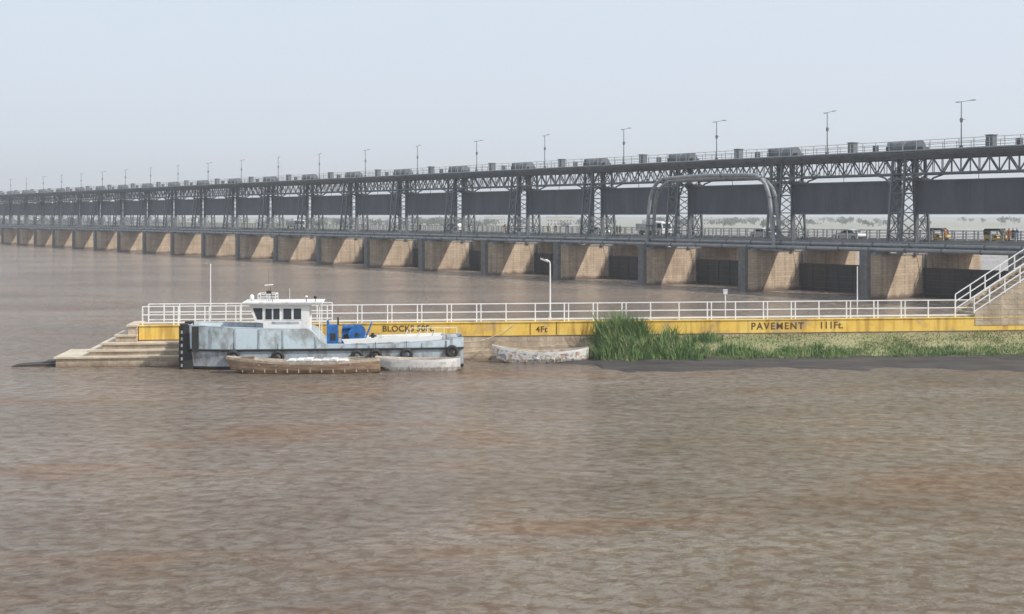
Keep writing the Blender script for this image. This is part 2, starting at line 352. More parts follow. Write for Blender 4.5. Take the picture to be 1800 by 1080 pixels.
for k,(ds,dz) in enumerate(((1.2,0),(2.4,-.4))):
    xL=-D*2.0; xR=-D*0.80
    pts=[(xL-.2,ds,6.3),(xL-.2,ds,7.5),(xL+.3,ds,12.2),(xL+.9,ds,14.0),(xL+1.9,ds,15.2+dz),(xL+3.2,ds,15.75+dz),(xL+5,ds,15.9+dz),
         ((xL+xR)/2,ds,16.1+dz),(xR-4,ds,15.95+dz),(xR-2.4,ds,15.6+dz),(xR-1.3,ds,14.8+dz),(xR-.6,ds,13.4),(xR-.2,ds,11.5),(xR+.3,ds,7.4),(xR+.3,ds,6.2)]
    P=[Vector(p) for p in pts]; Q=[]
    for i in range(len(P)-1):
        p0=P[max(i-1,0)];p1=P[i];p2=P[i+1];p3=P[min(i+2,len(P)-1)]
        for t in (0,.33,.66):
            Q.append(0.5*((2*p1)+(-p0+p2)*t+(2*p0-5*p1+4*p2-p3)*t*t+(-p0+3*p1-3*p2+p3)*t**3))
    Q.append(P[-1]); b.path(Q,.27,'steellight',12)
    for i in range(4,len(Q)-3,6):
        d=(Q[i+1]-Q[i]).normalized(); b.tube(Q[i]-d*.08,Q[i]+d*.08,.36,'steel',12)
for x,z in ((xL+.1,10),(xL+.2,12),(xL+5,15.6),(xL+9,15.8),(xR-4,15.6),(xR-8,15.8),(xR-.1,10.5),(xR+.1,8.6)):
    b.bar((x,1.3,z),(x,2.3,z),.12,'steel')
for x in (xL-.2,xR+.3):
    b.bar((x-1.6,2.5,5.95),(x-.1,1.8,9),.14,'steel'); b.bar((x+1.6,2.5,5.95),(x+.1,1.8,9),.14,'steel'); b.box(x-2,x+2,.7,3.0,5.7,5.94,'steel')
b.obj('pipe_arch',barrage)
b=MB()
b.tube((0,0,0),(0,0,5.6),.08,'steel',8,.05); b.box(-.16,.16,-.16,.16,0,.35,'steel')
b.bar((-.35,0,5.55),(1.7,0,5.68),.05,'steel'); b.box(1.2,1.85,-.12,.12,5.62,5.72,'steellight'); b.box(-.7,-.2,-.12,.12,5.5,5.6,'steellight')
b.bar((-.3,0,3.4),(.5,0,3.4),.05,'steel'); b.box(-.1,.14,-.12,.12,3.1,3.6,'steel')
lamp=b.mesh('street_lamp')
for i in range(-2,28):
    p=BW(i-.47,5.9,18.55); place(lamp,'street_lamp',None,p,BROT+random.uniform(-.3,.3))

# ---------------------------------------------------------------- divide wall (jetty)
WA=math.atan(.12); W0=Vector((0,93.4,0)); Wm=Matrix.Translation(W0)@Matrix.Rotation(WA,4,'Z')
wall=empty('divide_wall',W0,WA)
TOP=2.66
b=MB()
XL=-26.4; XR=60
b.box(XL,XR,0,3.2,-3,1.66,'wallstone')
b.box(XL,XR,-.06,3.26,1.66,TOP-.06,'yellow')
b.box(XL-.05,XR,-.12,3.32,TOP-.06,TOP,'yellow')
b.box(XL,XR,.5,2.8,TOP,TOP+.04,'concrete')
b.prismy([(-4,-.6),(9,-.6),(9,.9),(4,1.0),(-4,.5)],-.35,-.002,'wallstone')
b.obj('wall_body',wall)
b=MB()
steps=[(-31.6,.72,-2.0),(-29.5,1.12,-1.55),(-28.7,1.55,-1.1),(-27.9,2.05,-.45),(-27.1,2.72,-.2)]
for i,(x,z,y) in enumerate(steps):
    x1=-22.95 if z<1.6 else -26.4-.06
    b.box(x,x1,y,3.3-.02*i,(-3 if i==0 else steps[i-1][1]),z-.12,'wallstone')
    b.box(x-.12,x1,y-.10,3.3-.02*i,z-.12,z,'tread')
b.obj('stone_steps',wall)
b=MB()
b.prismy([(-34.8,-.2),(-31.8,-.2),(-31.8,.2),(-32.5,.17),(-34.0,.13),(-34.7,.04)],-1.2,.3,'mud'); b.prismy([(-33.6,-.2),(-31.7,-.2),(-31.7,.3),(-32.8,.22)],-.5,1.2,'mud'); b.obj('rubble_toe',wall)
def railing(name,y,x0,x1,base,h,step,double=False):
    b=MB(); x=x0
    while x<=x1+.01:
        b.box(x-.04,x+.04,y-.04,y+.04,base,base+h,'white')
        if double and random.random()<.6: b.box(x+.28,x+.35,y-.04,y+.04,base,base+h,'white')
        x+=step
    for f in (0.12,.55,1.0): b.box(x0,x1,y-.03,y+.03,base+h*f-.035,base+h*f+.035,'white')
    return b.obj(name,wall)
railing('near_railing',.3,-26.2,35.4,TOP+.0,1.3,2.15,True)
railing('far_railing',2.95,-26.2,-13.0,TOP+.0,1.3,1.1)
b=MB()
sx0=35.6; n=20
for i in range(n):
    x=sx0+i*.48; z=TOP+(i+1)*.3
    b.box(x,x+.48,.2,3.0,TOP-.3,z,'wallstone')
sl=[(sx0-.2,TOP-.6),(sx0+n*.48+8,TOP-.6),(sx0+n*.48+8,TOP+n*.3+.35),(sx0+n*.48,TOP+n*.3+.35),(sx0-.2,TOP+.3)]
b.prismy(sl,-.1,.2,'wallstone'); b.prismy(sl,3.0,3.3,'wallstone')
b.box(sx0+n*.48,sx0+n*.48+8,.2,3.0,TOP-.3,TOP+n*.3,'wallstone')
for y in (.05,3.15):
    A=Vector((sx0-.2,y,TOP+.3)); Cc=Vector((sx0+n*.48,y,TOP+n*.3+.35)); up=Vector((0,0,1.25))
    for k in range(9):
        p=A.lerp(Cc,k/8); b.bar(p,p+up,.08,'white')
    for f in (.1,.55,1): b.bar(A+up*f,Cc+up*f,.07,'white')
b.obj('stairway',wall)
def text(s,x,z,h,sp=1.0):
    cu=bpy.data.curves.new('lettering','FONT'); cu.body=s; cu.size=h*1.42; cu.extrude=.004; cu.space_character=sp; cu.offset=.012
    o=bpy.data.objects.new('lettering',cu); scene.collection.objects.link(o); cu.materials.append(M['text'])
    o.parent=wall; o.location=(x,-.072,z); o.rotation_euler=(R(90),0,0); return o
def wx(px,y=-.06):
    t=(px-900)/F
    return (t*(W0.y+y*math.cos(WA))+y*math.sin(WA))/(math.cos(WA)-t*math.sin(WA))
text('BLOCKS 50Ft.',wx(672),2.06,.42,1.05)
text('4Ft',wx(942),1.9,.42,1.1)
text('PAVEMENT',wx(1320),1.92,.50,1.22)
text('111Ft.',wx(1440),1.94,.50,1.05)
b=MB()
for px in (932,978): 
    x=wx(px); b.box(x-.03,x+.03,-.07,-.058,1.7,2.6,'text')
b.obj('painted_marks',wall)
def P(px,py_s=.3): return Wm@Vector((wx(px,py_s),py_s,TOP))
b=MB(); b.tube((0,0,0),(0,0,4.15),.07,'white',10,.05); b.box(-.13,.13,-.13,.13,0,.25,'white')
b.path([(0,0,4.1),(-.02,0,4.3),(-.15,0,4.42),(-.35,0,4.5)],.04,'white'); b.add([(-.7,-.13,4.64),(-.1,-.1,4.36),(-.1,.1,4.36),(-.7,.13,4.64),(-.72,-.1,4.5),(-.15,-.07,4.28),(-.15,.07,4.28),(-.72,.1,4.5)],[(0,1,2,3),(7,6,5,4),(0,4,5,1),(1,5,6,2),(2,6,7,3),(3,7,4,0)],'whiteboat')
b.obj('jetty_lamp',None,P(967,.7))
b=MB(); b.tube((0,0,0),(0,0,4.2),.045,'white',8,.03); b.ell((0,0,4.22),.05,.05,.05,'white'); b.obj('flagpole',None,P(370,.6))
b=MB(); b.tube((0,0,0),(0,0,3.8),.05,'white',8,.04); b.ell((0,0,3.82),.05,.05,.05,'white'); b.obj('flagpole',None,P(1507,.6))
b=MB(); b.tube((0,0,0),(0,0,1.85),.045,'white',8); b.box(-.14,.14,-.1,.1,1.85,2.15,'whiteboat'); b.box(-.17,.17,-.13,.13,2.15,2.2,'white'); b.obj('floodlight_post',None,P(1275,.6))

# ---------------------------------------------------------------- bank
def noise(x,y):
    return math.sin(x*.9+1.3*math.sin(y*.7))*.5+math.sin(x*.37+y*1.1)*.5
def edge_grass(x):
    e=4.5+.5*noise(x,0)*.8+.35*math.sin(x*1.7)
    if x<8: e*=max(0,(x-5.2)/2.8)**.5 if x>5.2 else 0
    return e
def gz(x,t):
    e=max(edge_grass(x),.01)
    u=min(t/e,1.6)
    z=1.5*(1-u)+.10*u if u<1 else .10-(u-1)*1.6
    return z+.06*noise(x*2,t*2)*min(1,max(0,1.1-u)*4)
nx,ny=150,24; vs=[];fs=[]
for j in range(ny+1):
    for i in range(nx+1):
        x=5.3+(65-5.3)*(i/nx)**1.2; e=edge_grass(x); t=(e*1.1+.05)*j/ny
        w=W0.y+.12*x - t
        vs.append((x,w-.02,gz(x,t)))
for j in range(ny):
    for i in range(nx):
        a=j*(nx+1)+i; fs.append((a,a+nx+1,a+nx+2,a+1))
b=MB(); b.add(vs,fs,'grassground',True); b.obj('grassy_bank')
vs=[];fs=[];nx,ny=240,30
for j in range(ny+1):
    for i in range(nx+1):
        x=-1.5+(66+1.5)*i/nx
        far=W0.y+.12*x-(.0 if x<6 else edge_grass(x)*.8)
        wv=(4.6+1.1*math.sin(x*.21+.6)+.6*math.sin(x*.63)+.3*math.sin(x*1.9)+.15*math.sin(x*4.3))+max(0,(x-8))*.07
        if x<6: wv=max(.3,(x+1.5)/7.5*4.8)
        near=W0.y+.12*x-(edge_grass(x) if x>6 else 1.0)-wv
        y=far+(near-far)*j/ny
        u=j/ny
        z=.24*(1-u)+.05+.035*noise(x*1.5,y*2)+.02*noise(x*4,y*5)-.12*u**8
        vs.append((x,y,z))
for j in range(ny):
    for i in range(nx):
        a=j*(nx+1)+i; fs.append((a,a+nx+1,a+nx+2,a+1))
b=MB(); b.add(vs,fs,'mud',True); b.obj('mud_bank')
def blades(name,k,pts):
    vs=[];fs=[]
    for (x,y,z,h,w) in pts:
        a=random.uniform(0,6.283); lx=random.gauss(0,.3)*h; ly=random.gauss(0,.3)*h
        dx=math.cos(a)*w/2;dy=math.sin(a)*w/2; o=len(vs)
        vs+=[(x-dx,y-dy,z-.05),(x+dx,y+dy,z-.05),(x+dx*.8+lx*.35,y+dy*.8+ly*.35,z+h*.6),(x-dx*.8+lx*.35,y-dy*.8+ly*.35,z+h*.6),(x+lx,y+ly,z+h)]
        fs+=[(o,o+1,o+2,o+3),(o+3,o+2,o+4)]
    b=MB(); b.add(vs,fs,k); return b.obj(name)
pts=[];pts2=[]
for i in range(46000):
    x=5.4+random.random()**.9*50; e=edge_grass(x); t=random.random()*e*1.02
    if e<.3: continue
    u=t/e; c=noise(x*.9+3,t*1.7)
    if u<.6:
        if random.random()<.5+.25*(c<0): continue
        h=.05+.08*random.random()+(.08*max(0,c)); pts.append((x,W0.y+.12*x-t,gz(x,t),h,.04+.03*random.random()))
    else:
        if random.random()<.35*(1-u)/.4+.3*(c<-.2): continue
        h=.1+random.random()*.3*(1 if noise(x*1.3,5)>-.2 else .35)
        pts2.append((x,W0.y+.12*x-t,max(.1,gz(x,t)),h,.035+.03*random.random()))
blades('grass',"grass",pts)
pts=pts2
cl=[]
for i in range(60):
    f=random.random()**1.15; x=6.3+f*8.8
    t=.4+random.random()*3.0; hh=(2.3 if x<9.6 else 2.3-(x-9.6)*.31)*random.uniform(.45,1.05)
    if t>2.4: hh*=.6
    cl.append((x,t,hh))
for i in range(36): cl.append((random.uniform(6.8,17),random.uniform(2.6,4.4),random.uniform(.4,.8)))
for i in range(22): cl.append((random.uniform(15,24),random.uniform(2.7,4.4),random.uniform(.35,.7)))
for i in range(16): cl.append((random.uniform(24,45),random.uniform(3.3,4.8),random.uniform(.25,.5)))
for (x,t,hh) in cl:
    sp=random.uniform(.18,.4); lean=random.gauss(0,.1)
    for k in range(int(85*hh)):
        q=random.gauss(0,1); xx=x+q*sp+lean; tt=max(.25,t+random.gauss(0,.3))
        if xx<5.7: continue
        pts.append((xx,W0.y+.12*xx-tt,max(0.1,gz(xx,tt)),hh*random.uniform(.35,1.15)*(1-.12*abs(q)),.045+.035*random.random()))
blades('reeds','reed',pts)

# ---------------------------------------------------------------- tug boat
def topz(x):
    if x<8.0: return 2.95-.25*math.sin(math.pi*min(x,8)/8*.5)
    if x<9.3: t=(x-8.0)/1.3; t=t*t*(3-2*t); return 2.70+(1.62-2.70)*t
    return 1.62+.004*(x-9.3)**2
def hw(x):
    if x<3.5: return 1.35+.65*math.sin(math.pi/2*x/3.5)
    if x>15: return 2.0-.35*((x-15)/3.6)**2
    return 2.0
b=MB(); LEN=18.6; N=62
xs=[LEN*i/N for i in range(N+1)]
for side in (-1,1):
    rows=[]
    for x in xs:
        w=hw(x); t=topz(x); r=max(0,1-x/2.5)*.9; rr=max(0,(x-16.5)/2.1)*.9
        rows.append([(x+0,0,-.9+r+rr),(x,side*w*.8,-.75+r+rr),(x,side*w*.97,.1),(x,side*w*.975,.22),(x,side*w,1.25),(x,side*w*1.02,1.38),(x,side*w*1.03,t),(x,side*(w*1.03-.1),t),(x,side*(w*1.0-.1),t-.55)])
    k=len(rows[0]); vs=[p for r_ in rows for p in r_]
    for band,(j0,j1,mk) in enumerate(((0,3,'black'),(3,5,'hull2'),(5,8,'hull'))):
        fs=[]
        for i in range(N):
            for j in range(j0,j1):
                q=(i*k+j,(i+1)*k+j,(i+1)*k+j+1,i*k+j+1); fs.append(q if side>0 else q[::-1])
        b.add(vs,fs,mk,False)
    b.path([(x,side*(hw(x)*1.02+.04),1.32) for x in xs],.075,'black',6)
    b.path([(x,side*(hw(x)*1.03-.05),topz(x)+.02) for x in xs],.06,'hull2',6)
    for x in (1.6,3.2,4.8,6.4,8.6,10.4,12.2,14,15.8,17.4):
        y=side*(hw(x)*1.03+.01); b.box(x-.04,x+.04,min(y,y+side*.03),max(y,y+side*.03),1.42,topz(x)-.05,'hull2')
vs=[];fs=[]
for x in xs: vs+=[(x,-hw(x)*1.02+.06,min(topz(x)-.4,1.95)),(x,hw(x)*1.02-.06,min(topz(x)-.4,1.95))]
for i in range(N): fs.append((2*i,2*i+2,2*i+3,2*i+1))
b.add(vs,fs,'concrete')
for x,f in ((0,1),(LEN,-1)):
    w=hw(x);t=topz(x)
    b.add([(x,-w*.8,-.1),(x,w*.8,-.1),(x,w*.97,.12),(x,w*1.03,t),(x,-w*1.03,t),(x,-w*.97,.12)],[(0,1,2,3,4,5)],'hull2')
tugp=Vector((-22.0,88.1,0)); tugr=math.atan2(1.7,18.3)
tug=empty('tug_boat',tugp,tugr)
b.obj('hull',tug)
b=MB()
for y in(-1.0,1.0):
    b.box(-.55,0.0,y-.32,y+.32,-.6,3.05,'black'); b.box(-.62,-.55,y-.25,y+.25,-.4,2.9,'black')
b.box(-.35,.35,-1.42,-1.36,-.1,3.0,'black')
for i in range(6): b.box(-.48,-.12,-1.345,-1.322,.15+i*.45,.36+i*.45,'white' if i%2 else 'whiteboat')
b.box(-.5,0,-.68,.68,.9,1.1,'black'); b.box(-.5,0,-.68,.68,2.3,2.5,'black')
b.box(.3,.75,-1.74,-1.66,1.2,2.9,'black')
b.obj('push_knees',tug)
b=MB()
for x,z in ((3.1,.92),(6.05,.85),(11.35,.85),(12.6,.9),(14.7,.95),(17.8,1.1)):
    y=-(hw(x)*1.02+.17); b.torus((x,y,z),(0,1,.1),.32,.13,'black'); b.tube((x,y+.05,z+.35),(x,y+.1,z+.9),.02,'black',5)
b.obj('tyre_fenders',tug)
b=MB()
hwid=1.3
prof=[(5.0,1.95),(8.1,1.95),(8.1,4.3),(4.05,4.3),(4.45,3.15),(5.0,3.05)]
b.prismy(prof,-hwid,hwid,'white')
b.box(3.7,8.95,-1.55,1.55,4.3,4.42,'white'); b.box(3.62,9.02,-1.62,1.62,4.42,4.5,'whiteboat')
for y in(-1.35,1.35): b.bar((8.8,y,1.7),(8.8,y,4.3),.07,'white')
def win(x0,x1,z0,z1):
    for s in(-1,1):
        y=s*hwid; b.box(x0-.06,x1+.06,min(y,y+s*.02),max(y,y+s*.02),z0-.06,z1+.06,'white')
        b.box(x0,x1,min(y,y+s*.032),max(y,y+s*.032),z0,z1,'glass')
win(5.15,5.58,3.32,4.05);win(5.68,6.1,3.32,4.05);win(6.35,6.9,3.32,4.05);win(7.05,7.55,3.32,4.05)
for s in(-1,1):
    y=s*(hwid+.014); b.add([(4.3,y,4.1),(4.95,y,4.1),(4.95,y,3.32),(4.6,y,3.32)],[(0,1,2,3) if s>0 else (3,2,1,0)],'glass')
for i in range(3):
    y0=-1.15+i*.8; 
    def fp(z): return 4.05+(4.3-z)/(4.3-3.15)*.4-.015
    b.add([(fp(4.15),y0,4.15),(fp(3.3),y0,3.3),(fp(3.3),y0+.7,3.3),(fp(4.15),y0+.7,4.15)],[(0,1,2,3)],'glass')
b.box(5.6,7.4,-1.325,-1.302,3.02,3.16,'hull2')
b.box(7.62,8.0,-1.32,-1.302,2.0,3.9,'whiteboat')
b.obj('wheelhouse',tug)
b=MB()
b.tube((5.25,0,4.5),(5.25,0,6.75),.035,'hull2',8,.02); b.bar((5.0,-.4,5.6),(5.5,.4,5.6),.04,'white'); b.box(5.1,5.4,-.15,.15,5.0,5.2,'black')
for x in(4.6,5.2,5.8):
    for y in(-.8,.8): b.bar((x,y,4.5),(x+.0,y,5.0),.04,'white')
for y in(-.8,.8): b.bar((4.6,y,5.0),(5.8,y,5.0),.04,'white'); b.bar((4.6,y,4.75),(5.8,y,4.75),.03,'white')
for x in (4.6,5.8): b.bar((x,-.8,5.0),(x,.8,5.0),.04,'white')
b.ell((4.1,0,4.75),.16,.16,.2,'white'); b.tube((4.1,0,4.5),(4.1,0,4.6),.05,'white')
b.tube((7.9,-1.2,4.5),(7.9,-1.2,4.8),.025,'black',6); b.ell((7.9,-1.2,4.85),.1,.1,.07,'whiteboat')
b.tube((8.5,-1.2,4.5),(8.5,-1.2,4.75),.025,'black',6); b.ell((8.5,-1.2,4.8),.12,.1,.1,'black')
b.tube((6.6,1,4.5),(6.6,1,5.3),.015,'white',5); b.tube((5.6,-1,4.5),(5.45,-1,5.5),.018,'black',5)
b.obj('mast',tug)
b=MB()
b.box(9.3,11.9,-.9,.9,1.25,1.5,'blue')
b.box(9.35,10.0,-.7,.4,1.5,2.85,'blue'); b.bar((9.3,-.75,1.5),(9.3,-.75,3.15),.1,'blue'); b.bar((9.3,.5,1.5),(9.3,.5,3.15),.1,'blue'); b.bar((9.3,-.75,3.1),(9.3,.5,3.1),.1,'blue')
b.box(10.25,11.0,-.6,.5,1.5,2.5,'blue'); b.tube((10.3,-.65,2.7),(11.1,-.65,2.7),.16,'blue',12); b.box(10.3,10.9,-.4,.3,2.5,2.75,'black')
b.tube((11.3,-.8,2.2),(11.3,.8,2.2),.4,'black',16); b.tube((11.3,-.9,2.2),(11.3,-.82,2.2),.58,'blue',16); b.tube((11.3,.82,2.2),(11.3,.9,2.2),.58,'blue',16)
b.tube((11.3,-.95,2.2),(11.3,-.9,2.2),.14,'black',10)
b.bar((11.7,-.85,1.5),(12.3,-.85,2.9),.09,'blue'); b.bar((11.7,.85,1.5),(12.3,.85,2.9),.09,'blue'); b.bar((12.3,-.85,2.9),(12.3,.85,2.9),.09,'blue')
b.tube((10.0,-.2,2.8),(10.0,-.2,3.35),.06,'black',8); b.box(9.5,9.85,-.73,-.7,1.8,2.3,'black'); b.box(10.4,10.85,-.63,-.6,1.7,2.2,'black')
b.obj('winch',tug)
b=MB()
pr=[(10.6,1.5),(17.0,1.7),(17.2,2.15),(10.3,1.95)]
b.prismy(pr,-1.55,-1.45,'white'); b.prismy(pr,.6,.7,'white')
b.box(10.7,17.0,-1.45,.6,1.5,1.62,'whiteboat')
for i in range(7): b.box(11+i*.9,11.12+i*.9,-1.45,.6,1.62,1.8,'wood')
for x in(14.3,15.2,16.2): b.bar((x,.8,1.3),(x+.5,.2,2.4),.05,'whiteboat')
b.box(13.0,15.4,-.2,.5,1.8,2.05,'whiteboat')
for x in (15,16.2,17.4,18.3): b.bar((x,1.7,1.6),(x,1.7,2.4),.05,'white')
b.bar((15,1.7,2.4),(18.3,1.7,2.4),.05,'white')
b.box(17.5,18.2,-1.2,1.2,1.2,2.0,'hull2')
for x in(1.3,12.4): b.tube((x,-.9,1.3),(x,-.9,2.3),.11,'black',10); b.tube((x-.25,-.9,2.1),(x+.25,-.9,2.1),.06,'black',8)
b.obj('deck_gear',tug)

# ---------------------------------------------------------------- small boats
def rowboat(name,L,B,H,k_out,k_in,loc,rotz,rise=.35,k_strip=None,blunt=.25,thw=4):
    b=MB(); N=28
    def half(u):
        w=math.sin(math.pi*min(max(u*.92+.04,0),1))**.6
        return B/2*max(w,blunt if u>.5 else .06)
    rows=[]
    for i in range(N+1):
        u=i/N; x=L*(u-.5); w=half(u); t=H*(1+rise*(2*u-1)**2*(1.25 if u<.5 else .7)); kz=-.25+.3*(2*u-1)**4+ (0.25*(1-u*6) if u<1/6 else 0)
        x2=x-(.35*(1-u*5) if u<.2 else 0)
        rows.append([(x,0,kz),(x,w*.62,kz+.08),(x,w*.9,H*.35),(x2,w*.97,t-.16),(x2,w,t),(x2,w-.07,t),(x,w*.85-.05,.12+max(0,kz+.2)),(x,0,.08+max(0,kz+.2))])
    k=8
    for side in(-1,1):
        vs=[(p[0],p[1]*side,p[2]) for r in rows for p in r]
        for j0,j1,mk in ((0,3,k_out),(3,5,k_strip or k_out),(5,7,k_in)):
            fs=[]
            for i in range(N):
                for j in range(j0,j1):
                    q=(i*k+j,(i+1)*k+j,(i+1)*k+j+1,i*k+j+1); fs.append(q if side>0 else q[::-1])
            b.add(vs,fs,mk)
    for i in (0,N):
        r=rows[i]; vs=[(p[0],p[1],p[2]) for p in r[:5]]+[(p[0],-p[1],p[2]) for p in r[:5][::-1]]
        b.add(vs,[tuple(range(10))],k_out)
    for q in range(thw):
        u=.2+.6*q/(max(thw-1,1)); x=L*(u-.5); w=half(u)*.95; b.box(x-.13,x+.13,-w,w,H*.72,H*.78,k_in)
    for q in range(12):
        u=.08+.84*q/11; x=L*(u-.5); w=half(u)*.96
        for s in(-1,1): b.box(x-.03,x+.03,min(s*w*.8,s*(w-.04)),max(s*w*.8,s*(w-.04)),.1,H*.9,k_in)
    return b,b.obj(name,None,loc,rotz)
def wp(px,Y): return ((px-900)/F*Y,Y,0)
bb,o=rowboat('wooden_boat',9.75,1.9,.78,'wood','woodpale',wp(538,84.8),.03,.35,'woodpale',.3,6)
b=MB(); b.box(-1.2,2.8,-.62,.62,.74,.86,'whiteboat')
for i in range(7): b.box(-1.1+i*.55,-.65+i*.55,-.68,.68,.86,.9+.03*(i%3),'whiteboat')
b.bar((-3.5,-.3,.8),(3.8,.35,1.0),.06,'woodpale'); b.bar((-4.3,0,.9),(-3.4,0,.95),.3,'wood')
q=b.obj('deck_planks',o)
bb,o=rowboat('white_dinghy',5.35,1.8,.75,'whiteboat','woodpale',wp(739,86.3),.02,.2,'white',.45,3)
bb,o=rowboat('painted_rowboat',6.5,1.7,.76,'painted','woodpale',wp(954,91.0),.10,.55,'whiteboat',.2,4)
b=MB(); A=Vector(Wm@Vector((wx(905),-.1,2.5)))
q0=Matrix.Translation(tugp)@Matrix.Rotation(tugr,4,'Z')@Vector((18.2,-1.2,1.7))
pts=[]
for i in range(17):
    t=i/16; p=q0.lerp(A,t); p.z-=math.sin(math.pi*t)*.45; pts.append(p)
b.path(pts,.025,'woodpale',5); b.obj('mooring_rope')

# ---------------------------------------------------------------- vehicles
def wheel(b,x,y,r,w=.2):
    b.tube((x,y-w/2,r),(x,y+w/2,r),r,'black',16); b.tube((x,y-w/2-.01,r),(x,y+w/2+.01,r),r*.55,'steellight',12)
def body(b,prof,hw_,k,tuck=0.0,z_t=0):
    n=len(prof); vs=[]
    for s in(-1,1):
        for x,z in prof:
            w=hw_-(tuck*max(0,(z-z_t))); vs.append((x,s*w,z))
    fs=[(i,(i+1)%n,n+(i+1)%n,n+i) for i in range(n)]+[tuple(reversed(range(n))),tuple(range(n,2*n))]
    b.add(vs,fs,k)
def car(paint):
    b=MB()
    body(b,[(-2.2,.3),(2.2,.3),(2.25,.6),(2.15,.82),(1.1,.95),(.95,.97),(-1.5,1.0),(-2.15,.95),(-2.25,.7)],.86,paint)
    body(b,[(1.05,.96),(-1.65,1.0),(-1.15,1.42),(-.3,1.5),(.35,1.44)],.84,paint,.35,.95)
    for s in(-1,1):
        def gy(z): return s*(.84-.35*(z-.95)+.012)
        for pl in ([(.85,1.02),(.35,1.37),(-.2,1.42),(-.2,1.02)],[(-.28,1.02),(-.28,1.42),(-1.05,1.36),(-1.4,1.04)]):
            v=[(x,gy(z),z) for x,z in pl]; b.add(v,[(0,1,2,3) if s<0 else (3,2,1,0)],'glass')
        for x in(-1.4,1.4): wheel(b,x,s*.8,.32)
    b.add([(.98,-.72,1.02),(.98,.72,1.02),(.42,.6,1.42),(.42,-.6,1.42)],[(0,1,2,3)],'glass')
    b.add([(-1.62,-.72,1.05),(-1.62,.72,1.05),(-1.22,.6,1.4),(-1.22,-.6,1.4)],[(3,2,1,0)],'glass')
    b.box(2.2,2.3,-.8,.8,.32,.5,'black'); b.box(-2.3,-2.2,-.8,.8,.32,.5,'black')
    b.box(2.18,2.24,-.8,-.5,.6,.75,'steellight'); b.box(2.18,2.24,.5,.8,.6,.75,'steellight')
    return b.mesh('car')
def van(paint):
    b=MB()
    body(b,[(-2.1,.35),(2.2,.35),(2.25,.8),(1.95,1.1),(1.5,1.85),(1.2,1.95),(-2.0,1.95),(-2.15,1.2)],.83,paint,.08,1.0)
    for s in(-1,1):
        for pl in ([(1.75,1.15),(1.4,1.72),(.7,1.72),(.7,1.15)],[(.6,1.15),(.6,1.72),(-.6,1.72),(-.6,1.15)],[(-.7,1.15),(-.7,1.72),(-1.9,1.72),(-1.95,1.15)]):
            v=[(x,s*(.83-.08*(z-1.0)+.012),z) for x,z in pl]; b.add(v,[(0,1,2,3) if s<0 else (3,2,1,0)],'glass')
        for x in(-1.35,1.45): wheel(b,x,s*.78,.33)
    b.add([(1.93,-.72,1.2),(1.93,.72,1.2),(1.58,.68,1.76),(1.58,-.68,1.76)],[(0,1,2,3)],'glass')
    b.box(2.2,2.32,-.8,.8,.35,.55,'black'); b.box(-2.25,-2.1,-.8,.8,.35,.55,'black')
    return b.mesh('minivan')
def rick():
    b=MB()
    body(b,[(-1.3,.35),(1.1,.35),(1.35,.6),(1.3,1.0),(1.0,1.05),(.95,.55),(.1,.5),(0,.75),(-.1,1.0),(-1.35,1.0)],.62,'yellowcar')
    body(b,[(1.25,1.0),(.95,1.68),(.6,1.8),(-1.2,1.78),(-1.4,1.55),(-1.38,1.0),(-1.1,1.0),(-1.1,1.5),(.75,1.55),(1.1,1.0)],.6,'black')
    b.add([(1.29,-.5,1.05),(1.29,.5,1.05),(1.02,.48,1.6),(1.02,-.48,1.6)],[(0,1,2,3)],'glass')
    wheel(b,-.85,-.58,.26,.12); wheel(b,-.85,.58,.26,.12); wheel(b,1.25,0,.26,.12)
    b.box(-1.0,-.3,-.5,.5,.9,1.05,'black'); b.bar((1.2,0,.4),(1.0,0,1.15),.06,'black'); b.bar((1.0,-.3,1.15),(1.0,.3,1.15),.04,'black')
    b.box(-.2,.7,-.25,.25,.75,.85,'black'); b.ell((1.36,0,.85),.06,.12,.12,'carwhite')
    return b.mesh('auto_rickshaw')
def truck(paint):
    b=MB()
    b.box(-3.2,3.0,-.45,.45,.6,.85,'black')
    body(b,[(1.5,.6),(3.1,.6),(3.15,1.3),(2.9,2.3),(1.5,2.35)],1.05,paint)
    for s in(-1,1): b.add([(2.9,s*1.062,1.4),(2.75,s*1.062,2.1),(1.8,s*1.062,2.1),(1.8,s*1.062,1.4)],[(0,1,2,3) if s<0 else (3,2,1,0)],'glass')
    b.add([(3.15,-.9,1.4),(3.15,.9,1.4),(2.97,.9,2.15),(2.97,-.9,2.15)],[(0,1,2,3)],'glass')
    b.box(-3.3,1.3,-1.1,1.1,.9,1.0,'wood')
    for s in(-1,1): b.box(-3.3,1.3,min(s*1.05,s*1.12),max(s*1.05,s*1.12),1.0,2.1,'carwhite')
    b.box(-3.32,-3.25,-1.1,1.1,1.0,2.1,'carwhite'); b.box(1.25,1.32,-1.1,1.1,1.0,2.5,paint)
    for s in(-1,1):
        for x in(-2.2,2.3): wheel(b,x,s*.92,.45,.28)
    return b.mesh('truck')
def nfor(px,s): return (F*(129.7+s)/cT/(px+770)-159-sT*s)/16.4
carw,vanw,rk,trk,carr=car('carwhite'),van('carwhite'),rick(),truck('carwhite'),car('carred')
for me,px,s,fl in ((carw,1493,16,1),(carw,1345,18.2,0),(rk,1650,15.6,0),(rk,1751,15.6,0),(trk,1150,16,0),(carw,1052,15.8,1),(vanw,800,15.8,1),(trk,520,18,0)):
    place(me,me.name,None,BW(nfor(px,s),s,6.972),BROT+(math.pi if fl else 0))
